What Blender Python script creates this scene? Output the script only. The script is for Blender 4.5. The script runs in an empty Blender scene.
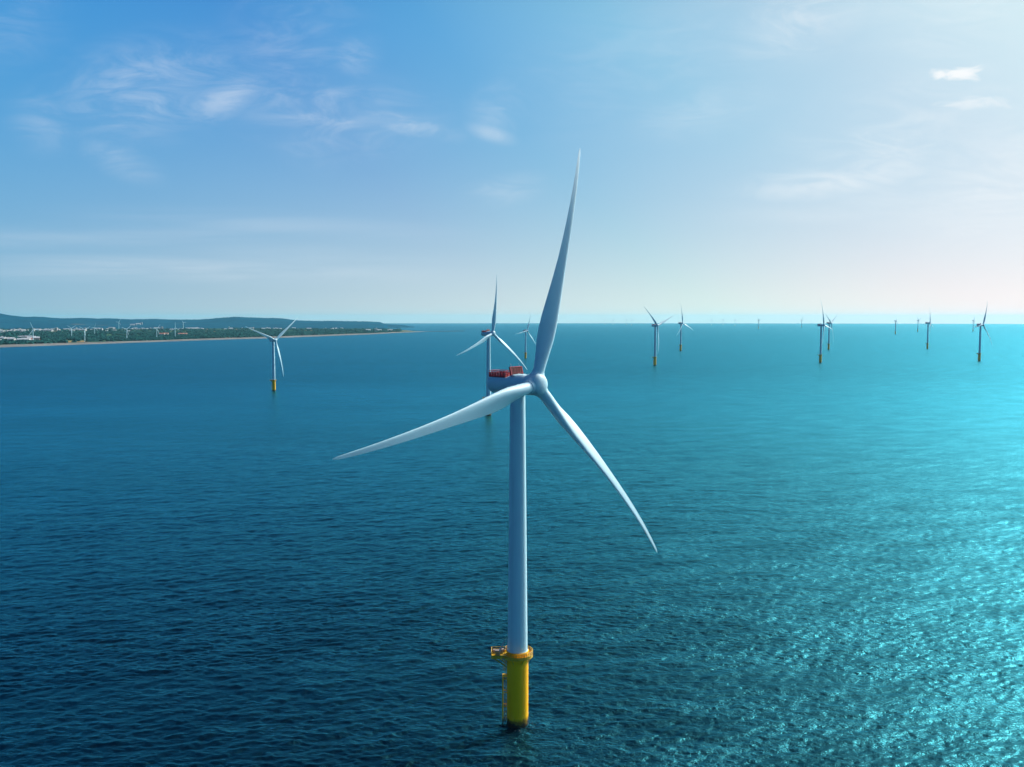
import bpy, bmesh, math, random
import numpy as np
from mathutils import Matrix, Vector

R = math.radians
random.seed(7)
rng = np.random.default_rng(11)
scene = bpy.context.scene
col = scene.collection

# ------------------------------------------------------------------ constants
CAM_Z = 115.0            # drone height above the sea (m)
PITCH = 3.951            # camera looks this much below level (deg)
EARTH = 7.4e6            # earth radius with refraction
HUB_Z = 97.0
SUN_AZ, SUN_EL = 49.0, 35.0
GLOW_AZ, GLOW_EL = 55.0, 42.0   # middle of the milky bright part of the sky   # clockwise from the view direction / above horizon
UPWIND = 46.17           # rotor axis, measured from the camera-facing direction

def drop(x, y):
    return -(x * x + y * y) / (2 * EARTH)

# ------------------------------------------------------------------ node helpers
class NT:
    def __init__(self, tree):
        self.t = tree; self.n = tree.nodes; self.l = tree.links
    def new(self, kind, **kw):
        nd = self.n.new(kind)
        for k, v in kw.items():
            setattr(nd, k, v)
        return nd
    def put(self, sock, v):
        if isinstance(v, (int, float)):
            sock.default_value = v
        elif isinstance(v, (tuple, list)):
            sock.default_value = v
        else:
            self.l.new(v, sock)
    def math(self, op, a, b=None, c=None, clamp=False):
        nd = self.new('ShaderNodeMath', operation=op, use_clamp=clamp)
        self.put(nd.inputs[0], a)
        if b is not None: self.put(nd.inputs[1], b)
        if c is not None: self.put(nd.inputs[2], c)
        return nd.outputs[0]
    def mix(self, fac, a, b, blend='MIX'):
        nd = self.new('ShaderNodeMix', data_type='RGBA', blend_type=blend, clamp_factor=blend != 'ADD')
        self.put(nd.inputs[0], fac); self.put(nd.inputs[6], a); self.put(nd.inputs[7], b)
        return nd.outputs[2]
    def ramp(self, x, lo, hi, a=0.0, b=1.0, kind='SMOOTHSTEP'):
        nd = self.new('ShaderNodeMapRange', interpolation_type=kind, clamp=True) if kind != 'SMOOTHSTEP' else self.new('ShaderNodeMapRange', interpolation_type='SMOOTHSTEP')
        self.put(nd.inputs[0], x)
        for i, v in enumerate((lo, hi, a, b)): self.put(nd.inputs[i + 1], v)
        return nd.outputs[0]
    def noise(self, vec, scale, detail=3.0, rough=0.5, dist=0.0):
        nd = self.new('ShaderNodeTexNoise')
        if vec is not None: self.l.new(vec, nd.inputs['Vector'])
        nd.inputs['Scale'].default_value = scale; nd.inputs['Detail'].default_value = detail
        nd.inputs['Roughness'].default_value = rough; nd.inputs['Distortion'].default_value = dist
        return nd.outputs[0]
    def mapping(self, vec, scale=(1, 1, 1), rot=(0, 0, 0), loc=(0, 0, 0)):
        nd = self.new('ShaderNodeMapping')
        self.l.new(vec, nd.inputs[0])
        nd.inputs[1].default_value = loc; nd.inputs[2].default_value = rot; nd.inputs[3].default_value = scale
        return nd.outputs[0]

def material(name):
    m = bpy.data.materials.new(name); m.use_nodes = True
    nt = NT(m.node_tree); b = m.node_tree.nodes['Principled BSDF']
    return m, nt, b

def c4(r, g, b): return (r, g, b, 1.0)

def plain(name, rgb, rough=0.5, var=0.12, scale=1.5, metallic=0.0):
    """paint with a little weathering"""
    m, nt, b = material(name)
    tc = nt.new('ShaderNodeTexCoord')
    n = nt.noise(tc.outputs['Object'], scale, 4.0, 0.6)
    f = nt.ramp(n, 0.3, 0.75)
    dark = c4(*(v * (1 - var) for v in rgb))
    nt.put(b.inputs['Base Color'], nt.mix(f, c4(*rgb), dark))
    b.inputs['Roughness'].default_value = rough; b.inputs['Metallic'].default_value = metallic
    return m

# turbine paint: off-white with faint streaks running down
def turbine_paint():
    m, nt, b = material('white turbine paint')
    tc = nt.new('ShaderNodeTexCoord')
    v = nt.mapping(tc.outputs['Object'], (1.2, 1.2, 0.05))
    n = nt.noise(v, 1.0, 4.0, 0.6)
    n2 = nt.noise(tc.outputs['Object'], 0.35, 3.0)
    f = nt.math('MULTIPLY', nt.ramp(n, 0.45, 0.8), nt.ramp(n2, 0.35, 0.7))
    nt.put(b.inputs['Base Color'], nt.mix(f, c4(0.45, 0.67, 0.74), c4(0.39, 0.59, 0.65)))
    b.inputs['Roughness'].default_value = 0.5; b.inputs['Specular IOR Level'].default_value = 0.3
    return m

def tower_paint():
    m, nt, b = material('white tower paint')
    tc = nt.new('ShaderNodeTexCoord')
    sep = nt.new('ShaderNodeSeparateXYZ'); nt.l.new(tc.outputs['Object'], sep.inputs[0])
    v = nt.mapping(tc.outputs['Object'], (1.2, 1.2, 0.04))
    n = nt.noise(v, 1.0, 4.0, 0.6)
    f = nt.ramp(n, 0.42, 0.8)
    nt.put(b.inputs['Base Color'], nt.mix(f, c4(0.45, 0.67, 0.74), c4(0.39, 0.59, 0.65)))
    b.inputs['Roughness'].default_value = 0.48; b.inputs['Specular IOR Level'].default_value = 0.3
    return m

def yellow_paint():
    m, nt, b = material('yellow marine paint')
    tc = nt.new('ShaderNodeTexCoord')
    sep = nt.new('ShaderNodeSeparateXYZ'); nt.l.new(tc.outputs['Object'], sep.inputs[0])
    st = nt.noise(nt.mapping(tc.outputs['Object'], (1.6, 1.6, 0.10)), 1.0, 5.0, 0.65)
    base = nt.mix(nt.ramp(st, 0.5, 0.82), c4(1.0, 0.49, 0.002), c4(0.74, 0.32, 0.01))
    edge = nt.noise(tc.outputs['Object'], 0.55, 4.0, 0.6)
    z = nt.math('ADD', sep.outputs[2], nt.math('MULTIPLY', nt.math('SUBTRACT', edge, 0.5), 3.2))
    rust = nt.ramp(z, 2.7, 1.7)
    grow = nt.ramp(z, 1.7, 1.1)
    c = nt.mix(rust, base, c4(0.20, 0.12, 0.02))
    c = nt.mix(grow, c, c4(0.035, 0.030, 0.018))
    nt.put(b.inputs['Base Color'], c)
    nt.put(b.inputs['Roughness'], nt.ramp(z, 2.6, 3.2, 0.8, 0.55)); b.inputs['Specular IOR Level'].default_value = 0.2
    return m

M = {}
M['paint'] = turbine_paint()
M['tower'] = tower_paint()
M['yellow'] = yellow_paint()
M['deck_yellow'] = plain('yellow steelwork', (0.62, 0.37, 0.006), 0.5, 0.3, 2.0)
M['grating'] = plain('deck grating', (0.16, 0.12, 0.06), 0.8, 0.4, 3.0)
M['grey'] = plain('grey equipment', (0.30, 0.25, 0.22), 0.6, 0.35, 2.0)
M['red'] = plain('red railing paint', (0.50, 0.020, 0.030), 0.5, 0.3, 2.0)
M['radiator'] = plain('dark red radiator fins', (0.20, 0.012, 0.014), 0.5, 0.5, 6.0)
M['steel'] = plain('galvanised steel', (0.55, 0.57, 0.58), 0.45, 0.2, 3.0, 0.3)

# ------------------------------------------------------------------ mesh helpers
def link(name, me, mat, parent=None):
    o = bpy.data.objects.new(name, me); col.objects.link(o)
    if mat is not None and not me.materials:
        for mm in (mat if isinstance(mat, (list, tuple)) else [mat]): me.materials.append(mm)
    if parent is not None: o.parent = parent
    return o

def finish(bm, name, mat, parent=None, smooth_deg=40):
    me = bpy.data.meshes.new(name)
    bm.normal_update(); bm.to_mesh(me); bm.free()
    if smooth_deg:
        for p in me.polygons: p.use_smooth = True
        try: me.set_sharp_from_angle(angle=R(smooth_deg))
        except Exception: pass
    return link(name, me, mat, parent)

def add_box(bm, c, s, mat_index=0, rot=None):
    mx = Matrix.Translation(c) @ (rot.to_4x4() if rot is not None else Matrix.Identity(4)) @ Matrix.Diagonal((s[0], s[1], s[2], 1))
    r = bmesh.ops.create_cube(bm, size=1.0, matrix=mx)
    for v in r['verts']:
        for f in v.link_faces: f.material_index = mat_index

def add_tube(bm, p, q, r0, r1=None, seg=8, mat_index=0):
    p, q = Vector(p), Vector(q); d = q - p
    if r1 is None: r1 = r0
    mx = Matrix.Translation((p + q) / 2) @ d.to_track_quat('Z', 'Y').to_matrix().to_4x4()
    r = bmesh.ops.create_cone(bm, cap_ends=True, segments=seg, radius1=r0, radius2=r1, depth=d.length, matrix=mx)
    for v in r['verts']:
        for f in v.link_faces: f.material_index = mat_index

def add_lathe(bm, prof, seg=48, mx=Matrix.Identity(4), cap=True):
    """prof: (radius, height) pairs; axis is local Z"""
    rings = []
    for r, z in prof:
        if r < 1e-5:
            rings.append([bm.verts.new(mx @ Vector((0, 0, z)))])
        else:
            rings.append([bm.verts.new(mx @ Vector((r * math.cos(2 * math.pi * i / seg), r * math.sin(2 * math.pi * i / seg), z))) for i in range(seg)])
    for a, b in zip(rings, rings[1:]):
        for i in range(seg):
            j = (i + 1) % seg
            if len(a) == 1 and len(b) == 1: continue
            if len(a) == 1: bm.faces.new((a[0], b[j], b[i]))
            elif len(b) == 1: bm.faces.new((a[i], a[j], b[0]))
            else: bm.faces.new((a[i], a[j], b[j], b[i]))
    if cap:
        if len(rings[0]) > 1: bm.faces.new(list(reversed(rings[0])))
        if len(rings[-1]) > 1: bm.faces.new(rings[-1])

def tag(o, label=None, cat=None, group=None, kind=None):
    if label: o['label'] = label
    if cat: o['category'] = cat
    if group: o['group'] = group
    if kind: o['kind'] = kind
    return o

def empty(name, loc=(0, 0, 0)):
    o = bpy.data.objects.new(name, None); col.objects.link(o); o.location = loc
    o.empty_display_size = 2.0
    return o

def copy_tree(o, parent=None):
    c = o.copy(); col.objects.link(c)
    if parent is not None: c.parent = parent
    for ch in list(o.children): copy_tree(ch, c)
    return c

# ------------------------------------------------------------------ wind turbine
BL, BEND, OVER, CONE, SWEEP = 70.8, 5.56, 6.67, 0.1163, -1.24
TILT = R(6)
AXIS = Matrix.Translation((OVER, 0, HUB_Z)) @ Matrix.Rotation(-TILT, 4, 'Y')   # hub frame: +X is upwind

def blade_mesh():
    s_ = [1.6, 3.4, 4.6, 6.5, 9, 12, 15, 19, 24, 30, 36, 42, 48, 53, 58, 62, 65.5, 68, 69.6, 70.5, 70.8]
    def tab(xs, ys): return lambda s: float(np.interp(s, xs, ys))
    chord = tab([0, 4.6, 8, 12, 16, 20, 28, 36, 44, 52, 60, 66, 69.5, 70.8], [3.2, 3.2, 3.8, 4.9, 5.4, 5.1, 4.0, 3.05, 2.45, 1.95, 1.45, 1.05, .7, .18])
    thick = tab([0, 4.6, 9, 13, 18, 28, 40, 55, 71], [1, 1, .72, .50, .37, .28, .24, .21, .18])
    twist = tab([0, 6, 12, 20, 30, 42, 55, 71], [24, 24, 22, 17, 12, 8, 4.5, 2])
    blend = tab([0, 4.6, 12, 71], [0, 0, 1, 1])
    axis_at = tab([0, 4.6, 14, 40, 71], [.5, .5, .44, .38, .30])
    n = 36
    def airfoil(x, t):
        return 5 * t * (0.2969 * math.sqrt(max(x, 0)) - 0.126 * x - 0.3516 * x * x + 0.2843 * x ** 3 - 0.1036 * x ** 4)
    bm = bmesh.new(); rings = []
    for s in s_:
        c, t, be, w, ax = chord(s), thick(s), R(twist(s)), blend(s), axis_at(s)
        e1 = Vector((math.sin(be), math.cos(be), 0)); e2 = Vector((math.cos(be), -math.sin(be), 0))
        q = s / BL
        o = Vector((CONE * s - BEND * q ** 3, -SWEEP * q ** 3, s))
        ring = []
        for i in range(n):
            a = 2 * math.pi * i / n
            x = 0.5 * (1 - math.cos(a)); up = math.sin(a) >= 0
            yt = airfoil(x, t) + (0.5 * t * math.sqrt(max(0, 1 - (2 * x - 1) ** 2))) * 0
            camber = 0.025 * (1 - (2 * x - 1) ** 2) * w
            yf = camber + yt * (1.12 if up else -0.88)
            yc = 0.5 * t * math.sin(a)
            y = yf * w + yc * (1 - w)
            ring.append(bm.verts.new(o + e1 * ((ax - x) * c) - e2 * (y * c)))
        rings.append(ring)
    for a, b in zip(rings, rings[1:]):
        for i in range(n):
            j = (i + 1) % n
            bm.faces.new((a[i], a[j], b[j], b[i]))
    bm.faces.new(rings[0]); bm.faces.new(list(reversed(rings[-1])))
    bmesh.ops.recalc_face_normals(bm, faces=bm.faces)
    return bm

def railing(bm, pts, h=1.25, r=0.055, closed=False, rails=(0.45, 0.85), toe=0.3, step=1.3, toe_t=0.05):
    """posts, rails and a toe board along a polyline"""
    pts = [Vector(p) for p in pts]
    seq = list(zip(pts, pts[1:] + pts[:1])) if closed else list(zip(pts, pts[1:]))
    for a, b in seq:
        d = b - a; k = max(1, round(d.length / step))
        for i in range(k):
            p = a + d * (i / k)
            add_tube(bm, p, p + Vector((0, 0, h)), r, seg=6)
        for z in list(rails) + [h]:
            add_tube(bm, a + Vector((0, 0, z)), b + Vector((0, 0, z)), r, seg=6)
        ang = math.atan2(d.y, d.x)
        add_box(bm, (a + b) / 2 + Vector((0, 0, toe / 2 + .02)), (d.length, toe_t, toe), 0, Matrix.Rotation(ang, 3, 'Z'))
    if not closed:
        add_tube(bm, pts[-1], pts[-1] + Vector((0, 0, h)), r, seg=6)

def make_turbine():
    root = empty('wind_turbine')
    # transition piece
    bm = bmesh.new()
    add_lathe(bm, [(3.05, -6), (3.05, 0.0), (3.05, 6), (3.05, 12), (3.05, 19.0), (3.12, 19.05), (3.12, 19.5), (3.05, 19.55), (3.05, 21.2), (3.2, 21.2), (3.2, 21.45), (2.6, 21.45)], 64)
    finish(bm, 'transition_piece', M['yellow'], root, 30)
    # tower with its bolted flanges
    bm = bmesh.new()
    z0, z1, r0, r1 = 21.45, 94.1, 2.82, 2.10
    rad = lambda z: r0 + (r1 - r0) * (z - z0) / (z1 - z0)
    prof = [(r0 + .12, z0), (r0 + .12, z0 + .22), (rad(z0 + .25), z0 + .25)]
    for zf in (44.0, 69.0):
        prof += [(rad(zf - .06), zf - .06), (rad(zf) + .03, zf - .05), (rad(zf) + .03, zf + .05), (rad(zf + .06), zf + .06)]
    prof += [(r1, z1), (r1 + .22, z1 + .05), (r1 + .22, z1 + .5)]
    add_lathe(bm, prof, 64)
    # door
    add_box(bm, (-r0 * .72 - .0, -r0 * .69, z0 + 1.9), (0.16, 1.0, 2.2), 0, Matrix.Rotation(R(43.8), 3, 'Z'))
    finish(bm, 'tower', M['tower'], root, 30)
    # work platform: ring with an outboard laydown deck
    ld = Vector((-.722, -.692, 0)); sd = Vector((.692, -.722, 0))     # laydown direction, its side
    ZD = 20.15
    bm = bmesh.new()
    seg = 48
    ring = [[bm.verts.new((r * math.cos(2 * math.pi * i / seg), r * math.sin(2 * math.pi * i / seg), z)) for i in range(seg)]
            for r, z in ((3.06, ZD - .35), (4.35, ZD - .35), (4.35, ZD), (3.06, ZD))]
    for k in range(4):
        a, b = ring[k], ring[(k + 1) % 4]
        for i in range(seg): bm.faces.new((a[i], a[(i + 1) % seg], b[(i + 1) % seg], b[i]))
    rotl = Matrix.Rotation(math.atan2(ld.y, ld.x), 3, 'Z')
    add_box(bm, ld * 5.75 + Vector((0, 0, ZD - .20)), (3.3, 4.6, .42), 0, rotl)
    for k in range(8):
        a = 2 * math.pi * (k + .5) / 8
        p = Vector((math.cos(a), math.sin(a), 0))
        add_tube(bm, p * 3.02 + Vector((0, 0, ZD - 1.9)), p * 4.2 + Vector((0, 0, ZD - .3)), .11, seg=6)
    for s in (-1.6, 1.6):
        add_tube(bm, ld * 2.9 + sd * s * .8 + Vector((0, 0, ZD - 3.2)), ld * 6.8 + sd * s + Vector((0, 0, ZD - .35)), .16, seg=8)
    bmesh.ops.recalc_face_normals(bm, faces=bm.faces)
    plat = finish(bm, 'work_platform', M['deck_yellow'], root, 30)
    bm = bmesh.new()
    aw = math.atan2(ld.y, ld.x); half = math.asin(2.3 / 4.3)
    pts = []
    for i in range(29):
        a = aw + half + (2 * math.pi - 2 * half) * i / 28
        pts.append((4.28 * math.cos(a), 4.28 * math.sin(a), ZD))
    c1, c2 = ld * 7.35 - sd * 2.25, ld * 7.35 + sd * 2.25
    pts = pts + [(ld * 4.0 + sd * 2.25 + Vector((0, 0, ZD)))] if False else pts
    end_a, end_b = Vector(pts[-1]), Vector(pts[0])
    far = [c1 + Vector((0, 0, ZD)), c2 + Vector((0, 0, ZD))]
    if (far[0] - end_a).length > (far[1] - end_a).length: far.reverse()
    railing(bm, pts + far, h=1.5, r=.07, closed=True, rails=(.5, 1.0), toe=.42, toe_t=.06)
    finish(bm, 'platform_railing', M['deck_yellow'], plat, 30)
    bm = bmesh.new()
    add_box(bm, ld * 5.6 + sd * .4 + Vector((0, 0, ZD + .72)), (1.3, 1.0, 1.4), 0, rotl)
    add_box(bm, ld * 5.6 + sd * .4 + Vector((0, 0, ZD + 1.45)), (1.42, 1.12, .08), 0, rotl)
    finish(bm, 'equipment_cabinet', M['grey'], plat, 30)
    bm = bmesh.new()
    add_box(bm, ld * 4.5 - sd * 1.5 + Vector((0, 0, ZD + .55)), (0.9, 1.0, 1.1), 0, rotl)
    add_box(bm, ld * 4.5 - sd * 1.5 + Vector((0, 0, ZD + 1.14)), (1.0, 1.1, .07), 0, rotl)
    finish(bm, 'equipment_cabinet', M['grey'], plat, 30)
    bm = bmesh.new()
    add_lathe(bm, [(.45, ZD + .01), (.47, ZD + .05), (.45, ZD + .1), (.45, ZD + .9), (.47, ZD + .95), (.40, ZD + 1.02), (0, ZD + 1.03)], 16, Matrix.Translation(ld * 6.6 - sd * 1.4))
    finish(bm, 'barrel', M['grey'], plat, 30)
    bm = bmesh.new()
    b0 = ld * 5.0 + sd * 1.6
    add_tube(bm, b0 + Vector((0, 0, ZD)), b0 + Vector((0, 0, ZD + 2.2)), .20, .17, 10)
    add_tube(bm, b0 + Vector((0, 0, ZD + 2.0)), b0 - ld * 1.9 + sd * .6 + Vector((0, 0, ZD + 5.6)), .15, .09, 8)
    add_tube(bm, b0 + Vector((0, 0, ZD + 1.2)), b0 - ld * 1.0 + sd * .3 + Vector((0, 0, ZD + 3.7)), .06, seg=6)
    finish(bm, 'davit_crane', M['steel'], plat, 30)
    # boat landing
    bm = bmesh.new()
    for s in (-.85, .85):
        p = ld * 4.15 + sd * s
        add_tube(bm, p + Vector((0, 0, -4)), p + Vector((0, 0, 13.6)), .19, seg=12)
        for z in (1.5, 5.5, 9.5, 13.4):
            add_tube(bm, p + Vector((0, 0, z)), ld * 2.9 + sd * s * 1.0 + Vector((0, 0, z)), .13, seg=8)
    add_box(bm, ld * 3.6 + Vector((0, 0, 14.2)), (1.3, 2.0, .18), 0, rotl)
    bl = finish(bm, 'boat_landing', M['yellow'], root, 30)
    bm = bmesh.new()
    for s in (-.28, .28):
        p = ld * 3.5 + sd * s
        add_tube(bm, p + Vector((0, 0, -3)), p + Vector((0, 0, 19.9)), .06, seg=6)
    for k in range(66):
        z = -2.8 + k * .345
        add_tube(bm, ld * 3.5 - sd * .28 + Vector((0, 0, z)), ld * 3.5 + sd * .28 + Vector((0, 0, z)), .03, seg=5)
    for k in range(9):        # safety hoops
        z = 15.6 + k * .5
        pp = [ld * (3.5 + .75 * math.sin(math.pi * i / 8)) + sd * (.38 * math.cos(math.pi * i / 8)) + Vector((0, 0, z)) for i in range(9)]
        for a, b in zip(pp, pp[1:]): add_tube(bm, a, b, .035, seg=5)
    finish(bm, 'ladder', M['yellow'], bl, 30)
    # nacelle
    bm = bmesh.new()
    toX = Matrix.Translation((0, 0, HUB_Z)) @ Matrix.Rotation(R(90), 4, 'Y')     # lathe Z -> +X
    toX = Matrix.Translation((0, 0, HUB_Z - .35)) @ Matrix.Rotation(R(90), 4, 'Y')
    prof = [(0, -9.5), (2.2, -9.45), (2.7, -9.2), (2.88, -8.6), (2.92, -6), (2.92, -3.2), (2.92, -1.5), (2.95, 0), (2.98, 1.2), (2.95, 2.4), (2.85, 3.2), (2.7, 3.6), (2.7, 3.95), (0, 3.95)]
    add_lathe(bm, prof, 64, toX)
    def deck(x): return 1.42 + 1.1 * max(0, min(1, (x + 2.4) / 1.6))
    for v in bm.verts:                      # flat hoist deck at the rear
        if v.co.z - HUB_Z > deck(v.co.x): v.co.z = HUB_Z + deck(v.co.x)
    # yaw collar
    add_lathe(bm, [(2.35, 94.4), (2.35, 95.2)], 48)
    # panel seams as raised bands
    for x in (-6.4, -3.2, 0.6):
        rr = 2.915 if x < 0 else 2.965
        add_lathe(bm, [(rr, x - .04), (rr + .025, x - .03), (rr + .025, x + .03), (rr, x + .04)], 64, toX, cap=False)
    for v in bm.verts:
        if v.co.x < -3 and v.co.z - HUB_Z > 1.43: v.co.z = HUB_Z + 1.43
    bmesh.ops.recalc_face_normals(bm, faces=bm.faces)
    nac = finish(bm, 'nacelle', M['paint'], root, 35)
    # red hoist platform railing
    bm = bmesh.new()
    zt = HUB_Z + 1.43
    x0, x1, w = -9.1, -2.9, 2.1
    add_box(bm, ((x0 + x1) / 2, 0, zt + .12), (x1 - x0, 2 * w, .14))
    P = [(x1, -w, zt + .1), (x1, w, zt + .1), (x0, w, zt + .1), (x0, -w, zt + .1)]
    railing(bm, P, h=1.75, r=.07, closed=True, rails=(.5, 1.05), toe=.3, step=1.0, toe_t=.06)
    # infill panels with gaps between
    for sgn in (-1, 1):
        k = 6
        for i in range(k):
            cx = x0 + (i + .5) * (x1 - x0) / k
            add_box(bm, (cx, sgn * (w + .06), zt + .85), ((x1 - x0) / k * .62, .05, 1.15))
    for xx in (x0 - .06, x1 + .06):
        for i in range(4):
            add_box(bm, (xx, -w + (i + .5) * 2 * w / 4, zt + .85), (.05, 2 * w / 4 * .62, 1.15))
    finish(bm, 'hoist_platform', M['red'], nac, 30)
    # cooler: a framed radiator leaning back across the nacelle top
    bm = bmesh.new()
    lean = Matrix.Rotation(R(-16), 3, 'Y')
    base = Vector((-.15, 0, HUB_Z + 2.0))
    def at(y, z, x=0): return base + lean @ Vector((x, y, z))
    W, Hh = 2.3, 2.5
    add_box(bm, at(0, Hh / 2), (.28, 2 * W, Hh), 0, lean)
    for y in (-W, W): add_box(bm, at(y, Hh / 2 + .0), (.5, .22, Hh + .1), 1, lean)
    add_box(bm, at(0, Hh + .06), (.5, 2 * W + .22, .18), 1, lean)
    for k in range(14):
        add_box(bm, at(0, .25 + k * .18, .17), (.06, 2 * W - .24, .05), 1 if k % 5 == 4 else 0, lean)
    for k in range(1, 4): add_box(bm, at(-W + k * W / 2, Hh / 2, .18), (.08, .06, Hh - .1), 0, lean)
    finish(bm, 'cooler', [M['radiator'], M['red']], nac, 0)
    # white fairing in front of the cooler and a wind vane mast
    bm = bmesh.new()
    add_box(bm, at(0, .12, .55), (.75, 2 * W + .3, .28), 0, lean)
    finish(bm, 'cooler_base', M['paint'], nac, 30)
    for y in (-1.6, 1.6):
        bm = bmesh.new(); add_tube(bm, at(y, Hh + .1, 0), at(y, Hh + 1.1, 0), .045, seg=6)
        finish(bm, 'wind_sensor_mast', M['steel'], nac, 30)
    # hub
    bm = bmesh.new()
    hx = AXIS @ Matrix.Rotation(R(90), 4, 'Y')
    add_lathe(bm, [(2.5, -2.85), (2.75, -2.6), (2.95, -1.8), (3.05, -.6), (3.0, .6), (2.85, 1.5), (2.66, 2.05)], 56, hx)
    return root, bm, hx

root, hub_bm, hx = make_turbine()
THETA0 = R(18.5)
root['theta'] = THETA0

def collar(bm, mx):
    add_lathe(bm, [(2.55, 1.2), (2.3, 2.0), (1.98, 2.7), (1.78, 3.15), (1.74, 3.5), (1.6, 3.5)], 40, mx)

def rot_mx(theta):
    return AXIS @ Matrix.Rotation(-theta, 4, 'X')

# hub is modelled about the rotor axis so it can turn with the blades
hub_local = bmesh.new()
add_lathe(hub_local, [(2.5, -2.7), (2.75, -2.5), (2.95, -1.8), (3.0, -.6), (2.95, .4), (2.85, 1.1), (2.78, 1.5)], 56, Matrix.Rotation(R(90), 4, 'Y'))
hub_bm.free()
for k in range(3):
    cm = Matrix.Rotation(-k * 2 * math.pi / 3, 4, 'X') @ Matrix.Rotation(math.atan(CONE), 4, 'Y')
    collar(hub_local, cm)
bmesh.ops.recalc_face_normals(hub_local, faces=hub_local.faces)
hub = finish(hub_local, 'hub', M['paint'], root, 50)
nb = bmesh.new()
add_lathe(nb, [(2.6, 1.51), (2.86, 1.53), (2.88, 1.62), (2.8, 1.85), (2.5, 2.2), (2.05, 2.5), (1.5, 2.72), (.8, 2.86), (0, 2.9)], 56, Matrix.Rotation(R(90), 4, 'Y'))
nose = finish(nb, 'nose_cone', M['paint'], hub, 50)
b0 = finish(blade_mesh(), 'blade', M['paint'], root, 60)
blades = [b0]
for k in (1, 2):
    b = b0.copy(); col.objects.link(b); b.parent = root; blades.append(b)

def pose(rt, theta):
    k = 0
    for ch in rt.children:
        nm = ch.name.split('.')[0]
        if nm == 'hub': ch.matrix_basis = rot_mx(theta)
        elif nm == 'blade':
            ch.matrix_basis = rot_mx(theta + k * 2 * math.pi / 3); k += 1

def place(rt, x, y, psi_deg, theta_deg, scale=1.0, zoff=0.0):
    rt.location = (x, y, drop(x, y) + zoff)
    rt.rotation_euler = (0, 0, R(psi_deg - 90))
    rt.scale = (scale,) * 3
    pose(rt, R(theta_deg))

G = 'offshore wind turbines standing in the sea'
proto = root
TURB = [
 # x, y, psi, theta, scale, label
 (1.56, 262.3, UPWIND, 18.5, 1.0, 'huge white wind turbine in the foreground on a yellow base, red railing on its nacelle'),
 (-27.6, 1117.2, 49, 9, 1.0, 'white wind turbine seen right behind the nacelle of the foreground turbine, red box on top'),
 (38.5, 2692, 50, 21, .81, 'small wind turbine far behind, close to the left edge of the huge upright blade'),
 (-375.5, 1495, 50, 51, .827, 'white wind turbine standing alone at left in front of the sandy shore'),
 (345.5, 2294, 46, 69, 1.0, 'nearest wind turbine right of the foreground one, two blades raised in a V'),
 (591.0, 3328, 50, 111, 1.0, 'thinner wind turbine next to the one with V shaped blades, one blade straight up'),
 (791.0, 2434, 56, 101, 1.0, 'nearer wind turbine of the overlapping pair at right, one blade straight up'),
 (1156.0, 3468, 50, 60, 1.0, 'farther wind turbine of the overlapping pair at right, two blades raised in a V'),
 (2796.0, 6938, 60, 66, 1.0, 'hazy wind turbine left of the single blade up turbine at far right, blades bunched above'),
 (3518.0, 8249, 46, 63, 1.0, 'faint wind turbine on the horizon just left of a darker upright bladed one'),
 (1552.0, 3550, 58, 112, 1.0, 'dark slender wind turbine at right with one blade up, between two fainter ones'),
 (1246.0, 2531, 40, 24, 1.0, 'rightmost large wind turbine, rotor seen nearly edge on with a blade leaning right'),
 (4104.0, 8470, 56, 33, 1.0, 'faint wind turbine on the horizon just left of the rightmost large turbine'),
 (2791.0, 10775, 50, 60, 1.0, 'faint wind turbine alone on the horizon midway between the two overlapping pairs, Y shaped'),
 (3951.0, 12987, 48, 20, 1.0, 'faint thin wind turbine on the horizon just left of the overlapping pair at right'),
 (3719.0, 17744, 48, 10, 1.0, 'very faint wind turbine on the horizon, leftmost of three right of the V shaped blades'),
 (3944.0, 17788, 48, 50, 1.0, 'very faint wind turbine on the horizon, middle of three right of the V shaped blades'),
 (3643.0, 15549, 48, 85, 1.0, 'faint wind turbine on the horizon, rightmost of three right of the V shaped blades'),
 (1930.0, 19750, 48, 0, 1.0, 'very faint wind turbine on the horizon, leftmost of four left of the V shaped blades'),
 (2096.0, 19753, 48, 30, 1.0, 'very faint wind turbine on the horizon, second of four left of the V shaped blades'),
 (2205.0, 18322, 48, 70, 1.0, 'very faint wind turbine on the horizon, third of four left of the V shaped blades'),
 (2144.0, 17065, 48, 100, 1.0, 'faint wind turbine on the horizon, nearest of four left of the V shaped blades'),
]
for i, (x, y, ps, th, sc, lab) in enumerate(TURB):
    t = proto if i == 0 else copy_tree(proto)
    place(t, x, y, ps, th, sc)
    tag(t, lab, 'wind turbine', G)

# ------------------------------------------------------------------ sea
def tile(L, N, wind, lp, lo, hi, seed, slope):
    """one periodic patch of wind sea holding wavelengths lo..hi"""
    g = np.random.default_rng(seed)
    k1 = 2 * np.pi * np.fft.fftfreq(N, L / N)
    kx, ky = np.meshgrid(k1, k1, indexing='ij')
    k = np.hypot(kx, ky); k[0, 0] = 1
    lam = 2 * np.pi / k
    c = (kx * wind[0] + ky * wind[1]) / k
    S = np.exp(-1.25 * (lam / lp) ** 2) / k ** 3.6 * (0.08 + np.abs(c) ** 4)
    S = S * ((lam >= lo) & (lam < hi)); S[0, 0] = 0
    A = np.sqrt(S) * (g.normal(size=k.shape) + 1j * g.normal(size=k.shape))
    h = np.fft.ifft2(A).real
    gx = np.gradient(h, L / N, axis=0); gy = np.gradient(h, L / N, axis=1)
    return h * (slope / np.sqrt((gx ** 2 + gy ** 2).mean())), L, N

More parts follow.
